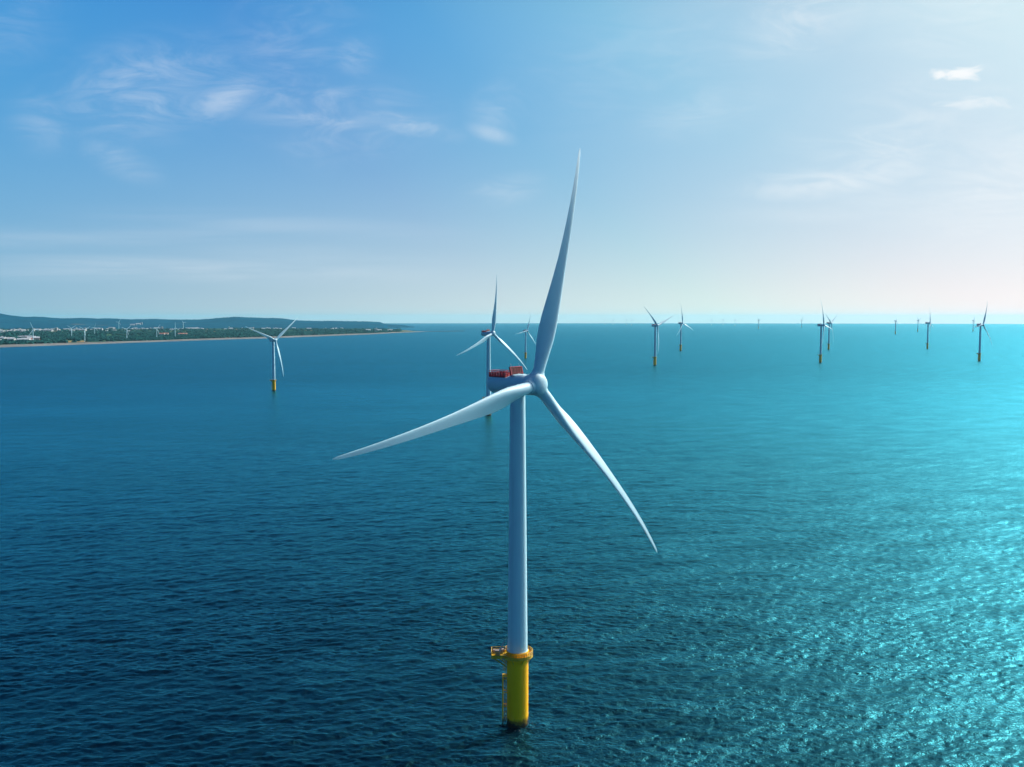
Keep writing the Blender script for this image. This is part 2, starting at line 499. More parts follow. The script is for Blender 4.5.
def sample(t, x, y, ang=0.0):
    h, L, N = t
    ca, sa = math.cos(ang), math.sin(ang)
    u = ((x * ca - y * sa) / L) % 1.0 * N; v = ((x * sa + y * ca) / L) % 1.0 * N
    i = np.floor(u).astype(int); j = np.floor(v).astype(int); fu = u - i; fv = v - j
    i %= N; j %= N; i2 = (i + 1) % N; j2 = (j + 1) % N
    return (h[i, j] * (1 - fu) * (1 - fv) + h[i2, j] * fu * (1 - fv) + h[i, j2] * (1 - fu) * fv + h[i2, j2] * fu * fv)

WIND = (-math.sin(R(UPWIND)), math.cos(R(UPWIND)))
SEA_DIR = (-math.sin(R(14)), math.cos(R(14)))      # the way the waves run
WAVE_AZ = math.atan2(SEA_DIR[1], SEA_DIR[0])

def sea():
    q = np.concatenate([np.arange(0.80, 0.36, -1 / 950 / 1.1), np.arange(0.36, 0.032, -1 / 950 / 2.0)])
    r = CAM_Z / q
    r = np.concatenate([np.linspace(6, r[0], 40)[:-1], r, np.geomspace(r[-1], 46000, 150)[1:]])
    half = R(42)
    th = np.concatenate([np.arange(-half, half, 1 / 820), ])
    rest = np.linspace(half, 2 * math.pi - half, 140)
    th = np.concatenate([th, rest[:-1]])
    nr, na = len(r), len(th)
    Rr, Th = np.meshgrid(r, th, indexing='ij')
    x = Rr * np.sin(Th); y = Rr * np.cos(Th)
    dr = np.gradient(r)[:, None] * np.ones_like(Th)
    step = np.maximum(dr, Rr * (1 / 820))
    step = np.where(np.abs(Th) <= half, step, 1e9)
    def fade(lam): return np.clip(lam / (step * 2.4) - .7, 0, 1)
    z = drop(x, y)
    for (L, N, lo, hi, sl, seed, ang) in ((290, 512, 9, 60, .032, 1, 0), (211, 512, 9, 60, .022, 2, .33),
                                          (97, 512, 4, 9, .066, 3, .15), (131, 512, 4, 9, .048, 4, -.35),
                                          (61, 512, 1.7, 4, .145, 5, .2)):
        t = tile(L, N, SEA_DIR, 12.0, lo, hi, seed, sl)
        z = z + sample(t, x, y, ang) * fade(lo * 1.45)
    co = np.empty((nr * na + 1, 3), np.float32)
    co[:-1, 0] = x.ravel(); co[:-1, 1] = y.ravel(); co[:-1, 2] = z.ravel(); co[-1] = (0, 0, 0)
    i = np.arange(nr - 1)[:, None] * na; a = np.arange(na)[None, :]; a2 = (a + 1) % na
    quads = np.stack([i + a, i + na + a, i + na + a2, i + a2], -1).reshape(-1, 4)
    tris = np.stack([np.full(na, nr * na), np.arange(na), (np.arange(na) + 1) % na], -1)
    nq, ntri = len(quads), len(tris)
    me = bpy.data.meshes.new('sea')
    me.vertices.add(len(co)); me.vertices.foreach_set('co', co.ravel())
    me.loops.add(nq * 4 + ntri * 3)
    me.loops.foreach_set('vertex_index', np.concatenate([quads.ravel(), tris.ravel()]).astype(np.int32))
    me.polygons.add(nq + ntri)
    me.polygons.foreach_set('loop_start', np.concatenate([np.arange(nq) * 4, nq * 4 + np.arange(ntri) * 3]).astype(np.int32))
    me.polygons.foreach_set('use_smooth', np.ones(nq + ntri, bool))
    me.update(); me.validate()
    if me.polygons[0].normal.z < 0: me.flip_normals()
    return me

def water():
    m, nt, b = material('sea water')
    tc = nt.new('ShaderNodeTexCoord')
    P = tc.outputs['Object']
    def along(turn, k):        # x across the crests, y along them, stretched by k
        return nt.mapping(nt.mapping(P, (1, 1, 0), (0, 0, -WAVE_AZ + turn)), (1.0, k, 1))
    # wind patches and current lines roughen or calm the surface, from a few metres to kilometres
    patch = nt.noise(nt.mapping(P, (1 / 700, 1 / 260, 0)), 1.0, 4.0, 0.6)
    lines = nt.noise(along(0, .45), 1 / 20, 6.0, 0.68)
    gust = nt.math('MULTIPLY', nt.ramp(patch, 0.30, 0.70, 0.72, 1.2), nt.ramp(lines, 0.30, 0.70, 0.55, 1.4))
    w0 = nt.noise(along(.1, .5), 0.06, 4.0, 0.62)
    w1 = nt.noise(along(0, .42), 0.2, 2.0, 0.55)
    w2 = nt.noise(along(.3, .50), 0.62, 3.0, 0.6)
    w3 = nt.noise(along(-.4, .65), 1.9, 3.0, 0.62)
    h = nt.math('ADD', nt.math('MULTIPLY', w1, 0.42), nt.math('ADD', nt.math('MULTIPLY', w2, 0.56), nt.math('MULTIPLY', w3, 0.17)))
    h = nt.math('ADD', nt.math('MULTIPLY', nt.math('SUBTRACT', h, 0.575), gust), nt.math('MULTIPLY', w0, 0.9))
    bp = nt.new('ShaderNodeBump'); bp.inputs['Strength'].default_value = 1.0; bp.inputs['Distance'].default_value = 1.0
    nt.l.new(h, bp.inputs['Height'])
    tint = nt.noise(nt.mapping(P, (1 / 1500, 1 / 600, 0)), 1.0, 3.0)
    body = nt.new('ShaderNodeBsdfDiffuse')                       # light coming back out of the water
    bodyc = nt.mix(tint, c4(0.0, 0.003, 0.009), c4(0.0, 0.005, 0.013))
    # thin wash round the foot of the nearest pile
    off = nt.new('ShaderNodeVectorMath', operation='DISTANCE'); flat = nt.mapping(P, (1, 1, 0)); nt.l.new(flat, off.inputs[0]); off.inputs[1].default_value = (2.6, 262.0, 0)
    fn = nt.noise(P, 1.1, 6.0, 0.72, 0.6)
    foam = nt.math('MULTIPLY', nt.ramp(off.outputs['Value'], 6.2, 3.0), nt.ramp(fn, 0.58, 0.74))
    nt.put(body.inputs['Color'], nt.mix(foam, bodyc, c4(0.55, 0.62, 0.62)))
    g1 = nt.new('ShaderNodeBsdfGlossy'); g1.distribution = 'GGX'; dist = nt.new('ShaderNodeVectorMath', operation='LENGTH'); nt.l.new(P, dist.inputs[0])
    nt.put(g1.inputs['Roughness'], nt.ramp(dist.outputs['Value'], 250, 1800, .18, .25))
    nt.put(g1.inputs['Color'], nt.mix(nt.ramp(dist.outputs['Value'], 400, 1500), c4(0.13, 0.83, 1.0), c4(0.085, 0.76, 1.0)))      # rougher sheen farther out; redder near tint put in to whiten the glints
    g2 = nt.new('ShaderNodeBsdfGlossy'); g2.distribution = 'GGX'; g2.inputs['Roughness'].default_value = 0.40   # ripples too fine to see
    g2.inputs['Color'].default_value = c4(0.17, 0.80, 0.98)
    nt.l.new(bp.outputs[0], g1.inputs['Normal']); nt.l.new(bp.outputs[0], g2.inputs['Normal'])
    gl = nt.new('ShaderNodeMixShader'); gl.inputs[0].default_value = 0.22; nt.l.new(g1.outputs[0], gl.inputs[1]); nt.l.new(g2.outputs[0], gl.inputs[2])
    fr = nt.new('ShaderNodeFresnel'); fr.inputs['IOR'].default_value = 1.333; nt.l.new(bp.outputs[0], fr.inputs['Normal'])
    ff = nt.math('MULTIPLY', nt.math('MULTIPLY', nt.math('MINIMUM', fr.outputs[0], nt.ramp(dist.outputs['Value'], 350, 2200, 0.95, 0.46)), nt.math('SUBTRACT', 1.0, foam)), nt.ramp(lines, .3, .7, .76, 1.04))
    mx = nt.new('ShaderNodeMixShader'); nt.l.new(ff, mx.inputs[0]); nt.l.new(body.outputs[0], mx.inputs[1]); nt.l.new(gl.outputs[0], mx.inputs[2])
    m.node_tree.nodes.remove(b)
    out = [n for n in m.node_tree.nodes if n.type == 'OUTPUT_MATERIAL'][0]
    nt.l.new(mx.outputs[0], out.inputs['Surface'])
    return m

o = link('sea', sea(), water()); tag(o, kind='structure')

# ------------------------------------------------------------------ coast
# bearing (deg from view direction), distance to waterline (m), beach width (m)
COAST = [(-75, 1900, 160), (-55, 2500, 170), (-45, 3050, 180), (-35, 3700, 200), (-28.3, 4245, 300), (-23.4, 4647, 260), (-20.6, 4921, 230), (-17.6, 5283, 300),
         (-14.7, 5597, 330), (-11.4, 6173, 420), (-8.5, 6897, 420), (-6.7, 7654, 350), (-5.65, 8043, 260), (-5.0, 8300, 200)]
CB = np.array(COAST)
RIDGE_R = 13000.0
RX = np.array([(-75, 230), (-50, 240), (-40, 215), (-33, 225), (-29.5, 205), (-28.3, 186), (-27.7, 160), (-27.2, 141), (-26.2, 134), (-25.4, 120), (-24.3, 124), (-23.5, 112), (-22.9, 118), (-22.2, 112), (-21.2, 103), (-20.5, 108), (-19.8, 106), (-18.2, 110), (-17.2, 128), (-16.2, 140), (-14.9, 128), (-13.8, 114), (-12.6, 92), (-10.3, 88), (-8.8, 80), (-7.9, 66), (-7.55, 38), (-7.2, 6), (-6.9, -6)])
def rc(b): return np.interp(b, CB[:, 0], CB[:, 1])
def bw(b): return np.interp(b, CB[:, 0], CB[:, 2])
def r_back(b): return np.interp(b, [-75, -8.2, -7.4, -6.9, -6.3, -5.6, -5.0], [17000, 17000, 15500, 9600, 8900, 8330, 8310])

def vnoise(x, y, seed=0):
    """cheap smooth noise from sines"""
    g = np.random.default_rng(seed); s = 0
    for i in range(9):
        a = g.uniform(0, 6.28); f = 2 ** (i * .45) ; s = s + np.sin((x * math.cos(a) + y * math.sin(a)) * f + g.uniform(0, 6.28)) / f ** .9
    return s / 2.2

def ground_z(b, r):
    c, w = rc(b), bw(b)
    x, y = r * np.sin(np.radians(b)), r * np.cos(np.radians(b))
    t = np.clip((r - c) / w, -1, 1)
    z = np.where(t < 0, t * 3, 3.2 * t)
    plainz = np.clip((r - c - w) / 5200, 0, 1) * 16
    z = z + plainz * np.clip((-6.6 - b) / 1.5, 0, 1) + np.clip((r - c - w) / 300, 0, 1) * .8 * vnoise(x / 120, y / 120, 3)
    ridge = np.interp(b, RX[:, 0], RX[:, 1]) + 8 * vnoise(x / 420, y / 420, 5) + 4.5 * vnoise(x / 90, y / 90, 6)
    s = np.clip((r - 9800) / (RIDGE_R - 9800), 0, 1); s = s * s * (3 - 2 * s)
    back = np.clip(1 - (r - RIDGE_R) / 4500, 0.0, 1)
    ero = 1 + .30 * vnoise(x / 380, y / 380, 8) * s * (1 - s) * 3
    z = np.where(r > 9800, z * (1 - s) + ridge * s * ero * back, z)
    low = np.interp(b, [-8.2, -7.5, -6.9, -6.4, -6.05, -5.8], [46, 42, 36, 27, 12, -4])       # low cape beyond the hills
    z = np.where((b > -7.5) & (r > 11900), low * (1 - ((r - 13000) / 900) ** 2), z)
    return z

def land_mesh(name, b_lo, b_hi, nb, rows, rfun):
    bs = np.linspace(b_lo, b_hi, nb)
    verts, faces = [], []
    for b in bs:
        for t in rows:
            r = rfun(b, t)
            x, y = r * math.sin(R(b)), r * math.cos(R(b))
            verts.append((x, y, float(ground_z(np.array(b), np.array(r))) + drop(x, y)))
    n = len(rows)
    for i in range(nb - 1):
        for j in range(n - 1):
            a = i * n + j; faces.append((a, a + n, a + n + 1, a + 1))
    me = bpy.data.meshes.new(name); me.from_pydata(verts, [], faces); me.update()
    if me.polygons[0].normal.z < 0: me.flip_normals()
    for p in me.polygons: p.use_smooth = True
    return me

def sand():
    m, nt, b = material('beach sand')
    tc = nt.new('ShaderNodeTexCoord')
    n = nt.noise(nt.mapping(tc.outputs['Object'], (1 / 160, 1 / 160, 0)), 1.0, 5.0, 0.6)
    nt.put(b.inputs['Base Color'], nt.mix(nt.ramp(n, .3, .75), c4(0.19, 0.19, 0.18), c4(0.10, 0.10, 0.098)))
    b.inputs['Roughness'].default_value = .9; b.inputs['Specular IOR Level'].default_value = 0.0
    return m
def fields():
    m, nt, b = material('coastal fields and scrub')
    tc = nt.new('ShaderNodeTexCoord'); P = tc.outputs['Object']
    n = nt.noise(nt.mapping(P, (1 / 260, 1 / 260, 0)), 1.0, 5.0, 0.6)
    vo = nt.new('ShaderNodeTexVoronoi'); nt.l.new(nt.mapping(P, (1 / 190, 1 / 260, 0)), vo.inputs['Vector']); vo.inputs['Scale'].default_value = 1.0
    sepc = nt.new('ShaderNodeSeparateColor'); nt.l.new(vo.outputs['Color'], sepc.inputs[0])
    base = nt.mix(nt.ramp(n, .35, .65), c4(0.020, 0.060, 0.040), c4(0.045, 0.095, 0.045))
    base = nt.mix(nt.ramp(sepc.outputs[0], .84, .86), base, c4(0.22, 0.15, 0.07))
    nt.put(b.inputs['Base Color'], base); b.inputs['Roughness'].default_value = .95; b.inputs['Specular IOR Level'].default_value = 0.0
    return m
def hillmat():
    m, nt, b = material('wooded hills')
    tc = nt.new('ShaderNodeTexCoord'); P = tc.outputs['Object']
    n = nt.noise(nt.mapping(P, (1 / 170, 1 / 170, 1 / 90)), 1.0, 6.0, 0.65)
    base = nt.mix(nt.ramp(n, .35, .68), c4(0.0, 0.040, 0.085), c4(0.002, 0.066, 0.115))  # bluer than foliage: the blue of hazy distance is put into the colour
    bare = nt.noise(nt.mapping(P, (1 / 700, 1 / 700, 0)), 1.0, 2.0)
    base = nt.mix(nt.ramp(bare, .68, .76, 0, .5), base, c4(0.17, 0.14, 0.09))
    nt.put(b.inputs['Base Color'], base); b.inputs['Roughness'].default_value = .95; b.inputs['Specular IOR Level'].default_value = 0.0
    bp = nt.new('ShaderNodeBump'); bp.inputs['Distance'].default_value = 14; nt.l.new(n, bp.inputs['Height']); nt.l.new(bp.outputs[0], b.inputs['Normal'])
    return m

o = link('beach', land_mesh('beach', -75, -5.0, 560, [-.25, 0, .2, .45, .7, 1.0], lambda b, t: rc(b) + t * min(bw(b), max(30, r_back(b) - rc(b)))), sand()); tag(o, kind='structure')
prows = list(np.linspace(0, 1, 50))
def pr(b, t):
    a = rc(b) + bw(b); e = max(a + 15, min(9900.0, r_back(b))); return a + (e - a) * t
o = link('coastal_plain', land_mesh('coastal_plain', -75, -5.4, 400, prows, pr), fields()); tag(o, kind='structure')
def hr(b, t):
    a, e = (9900.0, max(10300.0, r_back(b))) if b < -7.5 else (12050.0, 13950.0)
    return a + (e - a) * t
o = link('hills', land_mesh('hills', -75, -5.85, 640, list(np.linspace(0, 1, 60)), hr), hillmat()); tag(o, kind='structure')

# woodland on the plain: thousands of small crowns in one mass
def woodland():
    base = bmesh.new(); bmesh.ops.create_icosphere(base, subdivisions=1, radius=1.0)
    V = np.array([v.co[:] for v in base.verts]); F = np.array([[v.index for v in f.verts] for f in base.faces]); base.free()
    vs, fs, off = [], [], 0
    for i in range(13000):
        b = -44 + rng.random() ** .85 * 37.3
        a = rc(b) + bw(b) * (1.0 + .15 * rng.random()); e = min(9600.0, r_back(b))
        if e - a < 150: continue
        u = rng.random(); r = a + (e - a) * (u ** 1.5)
        x, y = r * math.sin(R(b)), r * math.cos(R(b))
        dens = vnoise(np.array(x / 260), np.array(y / 260), 21)
        if dens < -.25 + (.35 if r > 7600 else -.15) and rng.random() < .85: continue
        gz = float(ground_z(np.array(b), np.array(r))) + drop(x, y)
        s = rng.uniform(9, 20); hgt = rng.uniform(5, 10)
        P = V * (1 + .25 * rng.normal(size=(len(V), 1)))
        P = P * np.array([s, s * rng.uniform(.8, 1.3), hgt]) + np.array([x, y, gz + hgt * .35])
        vs.append(P); fs.append(F + off); off += len(V)
    me = bpy.data.meshes.new('woodland'); me.from_pydata(np.concatenate(vs).tolist(), [], np.concatenate(fs).tolist()); me.update()
    m, nt, b = material('tree crowns')
    tc = nt.new('ShaderNodeTexCoord')
    n = nt.noise(nt.mapping(tc.outputs['Object'], (1 / 60, 1 / 60, 1 / 20)), 1.0, 5.0, .6)
    nt.put(b.inputs['Base Color'], nt.mix(nt.ramp(n, .35, .68), c4(0.002, 0.030, 0.034), c4(0.014, 0.066, 0.056)))
    b.inputs['Roughness'].default_value = .9; b.inputs['Specular IOR Level'].default_value = 0.0
    return me, m
me, m = woodland()
o = link('woodland', me, m); tag(o, 'dark green coastal woodland behind the sandy beach at left', 'woodland', kind='stuff')

# breakwater of dark rock reaching out from the spit
def breakwater():
    bm = bmesh.new()
    p0, p1 = np.array([-755., 8230.]), np.array([-440., 8640.])
    d = p1 - p0; L = np.hypot(*d); d /= L; nrm = np.array([-d[1], d[0]])
    for i in range(260):
        t = rng.random() * L; s = rng.normal() * 5
        x, y = p0 + d * t + nrm * s
        rad = rng.uniform(2.2, 4.2)
        mx = Matrix.Translation((x, y, drop(x, y) + 2.2 - abs(s) * .3)) @ Matrix.Rotation(rng.uniform(0, 6), 4, 'Z') @ Matrix.Diagonal((rad * 1.4, rad, rad * .8, 1))
        bmesh.ops.create_icosphere(bm, subdivisions=1, radius=1.0, matrix=mx)
    return finish(bm, 'breakwater', plain('breakwater rock', (0.06, 0.07, 0.08), .9, .5, .2), None, 0)
tag(breakwater(), 'thin dark breakwater reaching into the sea from the tip of the sandy spit', 'breakwater')

# ------------------------------------------------------------------ onshore turbines (a smaller, plain white kind)
def small_turbine():
    t = empty('wind_turbine')
    bm = bmesh.new(); add_lathe(bm, [(2.6, -3), (2.4, 6), (2.0, 30), (1.5, 61)], 20); finish(bm, 'tower', M['paint'], t, 40)
    bm = bmesh.new(); add_box(bm, (-1.2, 0, 62.4), (8.5, 3.4, 3.6)); bmesh.ops.bevel(bm, geom=list(bm.edges), offset=.5, segments=2, affect='EDGES'); finish(bm, 'nacelle', M['paint'], t, 40)
    bm = bmesh.new(); add_lathe(bm, [(1.6, 0), (1.7, .8), (1.3, 1.9), (.6, 2.6), (0, 2.8)], 20, Matrix.Rotation(R(90), 4, 'Y')); h = finish(bm, 'hub', M['paint'], t, 40)
    bm = bmesh.new(); rings = []
    for s, c, th, tw in ((.8, 1.7, 1.7, 20), (3, 1.8, 1.6, 20), (8, 3.1, .9, 16), (18, 2.2, .5, 9), (28, 1.4, .3, 5), (34, .8, .18, 2), (36, .2, .08, 2)):
        e1 = Vector((math.sin(R(tw)), math.cos(R(tw)), 0)); e2 = Vector((math.cos(R(tw)), -math.sin(R(tw)), 0))
        rings.append([bm.verts.new(Vector((.06 * s, 0, s)) + e1 * (c * (.5 * math.cos(a) - .15)) + e2 * (.5 * th * math.sin(a))) for a in [2 * math.pi * i / 12 for i in range(12)]])
    for a, b in zip(rings, rings[1:]):
        for i in range(12): bm.faces.new((a[i], a[(i + 1) % 12], b[(i + 1) % 12], b[i]))
    bm.faces.new(rings[-1]); bmesh.ops.recalc_face_normals(bm, faces=bm.faces)
    b0 = finish(bm, 'blade', M['paint'], t, 60)
    for k in (1, 2):
        b = b0.copy(); col.objects.link(b); b.parent = t
    return t
def pose_small(t, th):
    k = 0
    for ch in t.children:
        nm = ch.name.split('.')[0]
        A = Matrix.Translation((3.6, 0, 62.4)) @ Matrix.Rotation(-R(5), 4, 'Y')
        if nm == 'hub': ch.matrix_basis = A @ Matrix.Rotation(-th, 4, 'X')
        if nm == 'blade': ch.matrix_basis = A @ Matrix.Translation((.9, 0, 0)) @ Matrix.Rotation(-th - k * 2 * math.pi / 3, 4, 'X'); k += 1
SM = small_turbine()
# bearing, distance, scale, rotor angle
SHORE = [(-26.73, 4830, .98, 100, 'white wind turbine on the shore farthest left, a blade pointing down to the houses'),
         (-24.85, 5900, .86, 180, 'short white wind turbine behind the trees, left one of the pair on the shore'),
         (-24.2, 5000, .90, 60, 'tall white wind turbine at the beach, right one of the pair on the shore'),
         (-23.7, 6500, .80, 20, 'faint white wind turbine behind the woodland, just right of the shore pair'),
         (-22.45, 9900, 1.0, 35, 'pale wind turbine standing out against the hills left of a white streak of roofs'),
         (-22.05, 5230, .88, 170, 'white wind turbine at the beach below the one standing against the hills'),
         (-20.48, 5500, .86, 40, 'slim wind turbine on the beach edge beside an orange field'),
         (-19.5, 5650, .92, 0, 'last white wind turbine on the beach edge, right of the orange field'),
         (-19.05, 9900, .95, 80, 'pale wind turbine against the hills right of the orange field')]
for i, (b, r, sc, th, lab) in enumerate(SHORE):
    t = SM if i == 0 else copy_tree(SM)
    x, y = r * math.sin(R(b)), r * math.cos(R(b))
    t.location = (x, y, drop(x, y) + float(ground_z(np.array(b), np.array(float(r)))))
    t.rotation_euler = (0, 0, R(50 - 90)); t.scale = (sc,) * 3
    pose_small(t, R(th)); tag(t, lab, 'wind turbine', 'white wind turbines along the shore')

# ------------------------------------------------------------------ town buildings
M['wall'] = plain('pale render', (0.50, 0.50, 0.50), .8, .15, .1)
M['roof_pale'] = plain('pale sheet roof', (0.42, 0.45, 0.48), .6, .2, .1)
M['roof_red'] = plain('red roof', (0.42, 0.13, 0.07), .7, .25, .1)
M['pane'] = plain('dark window bands', (0.05, 0.07, 0.09), .3, .3, .3)
def building_mesh(w, d, h, kind, roof):
    bm = bmesh.new()
    def quadbox(c, s, mi):
        add_box(bm, c, s, mi)
    quadbox((0, 0, h / 2 - 1), (w, d, h + 2), 0)
    if kind == 'shed':
        v = [bm.verts.new(p) for p in ((-w / 2 - .4, -d / 2 - .4, h), (w / 2 + .4, -d / 2 - .4, h), (w / 2 + .4, d / 2 + .4, h), (-w / 2 - .4, d / 2 + .4, h), (-w / 2 - .4, 0, h + d * .22), (w / 2 + .4, 0, h + d * .22))]
        for f in ((0, 1, 5, 4), (2, 3, 4, 5), (0, 4, 3), (1, 2, 5)):
            bm.faces.new([v[i] for i in f]).material_index = 1
    else:
        quadbox((0, 0, h + 1.05), (w + .5, d + .5, .1), 1)
        quadbox((w * .2, 0, h + 2.4), (w * .25, d * .5, 2.6), 0)
    nfl = max(1, int(h / 3.4))
    for k in range(nfl):
        z = 1.9 + k * 3.3
        for s in (-1, 1):
            quadbox((0, s * (d / 2 + .03), z), (w * .88, .06, 1.3), 2)
            quadbox((s * (w / 2 + .03), 0, z), (.06, d * .8, 1.3), 2)
    me = bpy.data.meshes.new('building'); bm.normal_update(); bm.to_mesh(me); bm.free()
    for k in ('wall', roof, 'pane'): me.materials.append(M[k])
    return me
kinds = [building_mesh(34, 20, 9, 'shed', 'roof_pale'), building_mesh(22, 15, 12, 'flat', 'roof_pale'), building_mesh(58, 26, 11, 'shed', 'roof_pale'),
         building_mesh(18, 13, 20, 'flat', 'roof_pale'), building_mesh(24, 16, 8, 'shed', 'roof_red')]
def bld(b, r, k, label, group, rot=None, sc=1.0):
    x, y = r * math.sin(R(b)), r * math.cos(R(b))
    o = link('building', kinds[k], None)
    o.location = (x, y, drop(x, y) + float(ground_z(np.array(b), np.array(float(r)))))
    o.rotation_euler = (0, 0, rng.uniform(-.5, .5) if rot is None else rot); o.scale = (sc,) * 3
    tag(o, label, 'building', group)
# near cluster by the beach at far left
for i in range(16):
    b = -28.6 + rng.random() * 2.0; r = 5000 + rng.random() * 900
    k = int(rng.choice([0, 1, 2, 4]))
    bld(b, r, k, 'pale low house with a red roof near the beach at far left' if k == 4 else 'small pale building among the trees near the beach at far left', 'red roofed houses near the beach' if k == 4 else 'pale buildings near the beach at far left')
# the town strung along the foot of the hills
cl = [(-27.6, 1.2, 26, 8300), (-25.5, 1.4, 22, 8700), (-23.4, .9, 16, 9000), (-21.0, 1.6, 20, 9200), (-18.3, .9, 9, 9300), (-16.4, .7, 7, 9400), (-14.0, 1.2, 10, 9500), (-11.0, 1.4, 8, 9500)]
for (bc, sp, n, r0) in cl:
    for i in range(n):
        b = bc + rng.normal() * sp * .6; r = min(9780, r0 + rng.normal() * 420)
        k = int(rng.choice([0, 1, 2, 3], p=[.3, .3, .25, .15]))
        bld(b, r, k, 'small white building of the distant town strung along the foot of the hills', 'white buildings of the distant town', None, rng.uniform(.55, 1.15))
for i in range(4):
    bld(-21.75 + .16 * i, 10900 + 70 * i, (0, 1, 0, 3)[i], 'white roof in the bright streak of roofs on the hillside', 'white roofs on the hillside', .2, 1.2)
for (b, r) in ((-20.2, 6500), (-20.0, 6560), (-19.2, 6450), (-19.0, 6500), (-26.9, 5150)):
    bld(b, r, 4, 'orange red roofed house in the woodland behind the beach', 'orange roofed houses in the woodland', .1, 1.3)
for (b, r) in ((-8.6, 8300), (-8.15, 8350), (-7.95, 8250), (-7.3, 8400)):
    bld(b, r, 3 if b > -8.3 and b < -8 else 0, 'white building near the tip of the wooded headland', 'white buildings on the headland', .1, 1.2)

# ------------------------------------------------------------------ air
hz = bmesh.new(); bmesh.ops.create_cube(hz, size=1.0, matrix=Matrix.Translation((0, 0, 40)) @ Matrix.Diagonal((104000, 104000, 440, 1)))
hm = bpy.data.materials.new('sea haze'); hm.use_nodes = True
for nd in list(hm.node_tree.nodes):
    if nd.type != 'OUTPUT_MATERIAL': hm.node_tree.nodes.remove(nd)
pv = hm.node_tree.nodes.new('ShaderNodeVolumePrincipled')
pv.inputs['Color'].default_value = c4(0.29, 0.71, 0.86)
pv.inputs['Density'].default_value = 1.7e-5
pv.inputs['Anisotropy'].default_value = 0.3
hm.node_tree.links.new(pv.outputs[0], [n for n in hm.node_tree.nodes if n.type == 'OUTPUT_MATERIAL'][0].inputs['Volume'])
o = finish(hz, 'haze', hm, None, 0); tag(o, kind='stuff')

# ------------------------------------------------------------------ sky and sun
HOR_STOPS = [(-.6, (.17, .11, .23)), (-.2, (.12, .29, .48)), (.05, (.28, .49, .64)), (.25, (.49, .62, .69)), (.43, (.70, .785, .785)), (.55, (.83, .92, .84)), (.66, (1.14, .945, .91)), (.78, (1.34, 1.1, 1.06)), (1, (1.3, 1.25, 1.15))]
BLU_STOPS = [(-.6, (.05, .075, .25)), (-.2, (.008, .22, .58)), (.05, (.03, .32, .745)), (.25, (.0, .255, .70)), (.43, (.0, .20, .655)), (.55, (.03, .28, .70)), (.66, (.15, .47, .75)), (.75, (.37, .59, .78)), (.84, (.64, .83, .89)), (1, (1, 1, 1))]
SKY_GAIN = 10.0
w = bpy.data.worlds.new('World'); scene.world = w; w.use_nodes = True
nt = NT(w.node_tree); bg = w.node_tree.nodes['Background']
tc = nt.new('ShaderNodeTexCoord'); D = tc.outputs['Generated']
sep = nt.new('ShaderNodeSeparateXYZ'); nt.l.new(D, sep.inputs[0])
zc = nt.math('MAXIMUM', nt.math('ADD', sep.outputs[2], 0.012), 0.012)
cmb = nt.new('ShaderNodeCombineXYZ'); nt.l.new(sep.outputs[0], cmb.inputs[0]); nt.l.new(sep.outputs[1], cmb.inputs[1]); nt.l.new(zc, cmb.inputs[2])
sky = nt.new('ShaderNodeTexSky', sky_type='NISHITA'); sky.sun_disc = False
sky.sun_elevation = R(SUN_EL); sky.sun_rotation = R(SUN_AZ); sky.altitude = 100
sky.air_density = 1.0; sky.dust_density = 1.2; sky.ozone_density = 1.5
nt.l.new(cmb.outputs[0], sky.inputs[0])
skyn = nt.mix(1.0, sky.outputs[0], c4(0.72, 1.0, 1.10), 'MULTIPLY')
# deep blue away from the sun, milky and bright round it: a clear humid maritime sky
SV = (math.sin(R(GLOW_AZ)) * math.cos(R(GLOW_EL)), math.cos(R(GLOW_AZ)) * math.cos(R(GLOW_EL)), math.sin(R(GLOW_EL)))
dt = nt.new('ShaderNodeVectorMath', operation='DOT_PRODUCT'); nt.l.new(D, dt.inputs[0]); dt.inputs[1].default_value = SV
S01 = nt.math('MULTIPLY_ADD', dt.outputs['Value'], 0.5, 0.5)
def sramp(stops):
    nd = nt.new('ShaderNodeValToRGB'); cr = nd.color_ramp; cr.interpolation = 'B_SPLINE' if False else 'EASE' if False else 'LINEAR'
    cr.elements[0].position = (stops[0][0] + 1) / 2; cr.elements[0].color = c4(*stops[0][1])
    cr.elements[1].position = (stops[-1][0] + 1) / 2; cr.elements[1].color = c4(*stops[-1][1])
    for p, cc in stops[1:-1]:
        e = cr.elements.new((p + 1) / 2); e.color = c4(*cc)
    nt.l.new(S01, nd.inputs[0]); return nd.outputs[0]
HOR = sramp(HOR_STOPS)
BLU = sramp(BLU_STOPS)
zE = nt.math('MAXIMUM', sep.outputs[2], 0.0)
def veil(k): return nt.math('SUBTRACT', 1.0, nt.math('POWER', 2.71828, nt.math('MULTIPLY', zE, -k)))
ter, te = veil(8.0), veil(6.2)                       # the reddish part of the horizon haze thins out lower down
def split(c):
    nd = nt.new('ShaderNodeSeparateColor'); nt.l.new(c, nd.inputs[0]); return nd.outputs
hs, bs_ = split(HOR), split(BLU)
gr = nt.new('ShaderNodeCombineColor')
for i in range(3):
    t_ = ter if i == 0 else te
    nt.l.new(nt.math('ADD', nt.math('MULTIPLY', hs[i], nt.math('SUBTRACT', 1.0, t_)), nt.math('MULTIPLY', bs_[i], t_)), gr.inputs[i])
grad = gr.outputs[0]
zen = nt.math('MULTIPLY', nt.ramp(sep.outputs[2], 0.27, 0.58), nt.ramp(dt.outputs['Value'], 0.90, 0.72))     # the deep zenith
grad = nt.mix(zen, grad, c4(.002, .045, .19))
AV = (math.sin(R(49)) * math.cos(R(37)), math.cos(R(49)) * math.cos(R(37)), math.sin(R(37)))      # added bright patch near the sun, out of view, for sheen on the sea
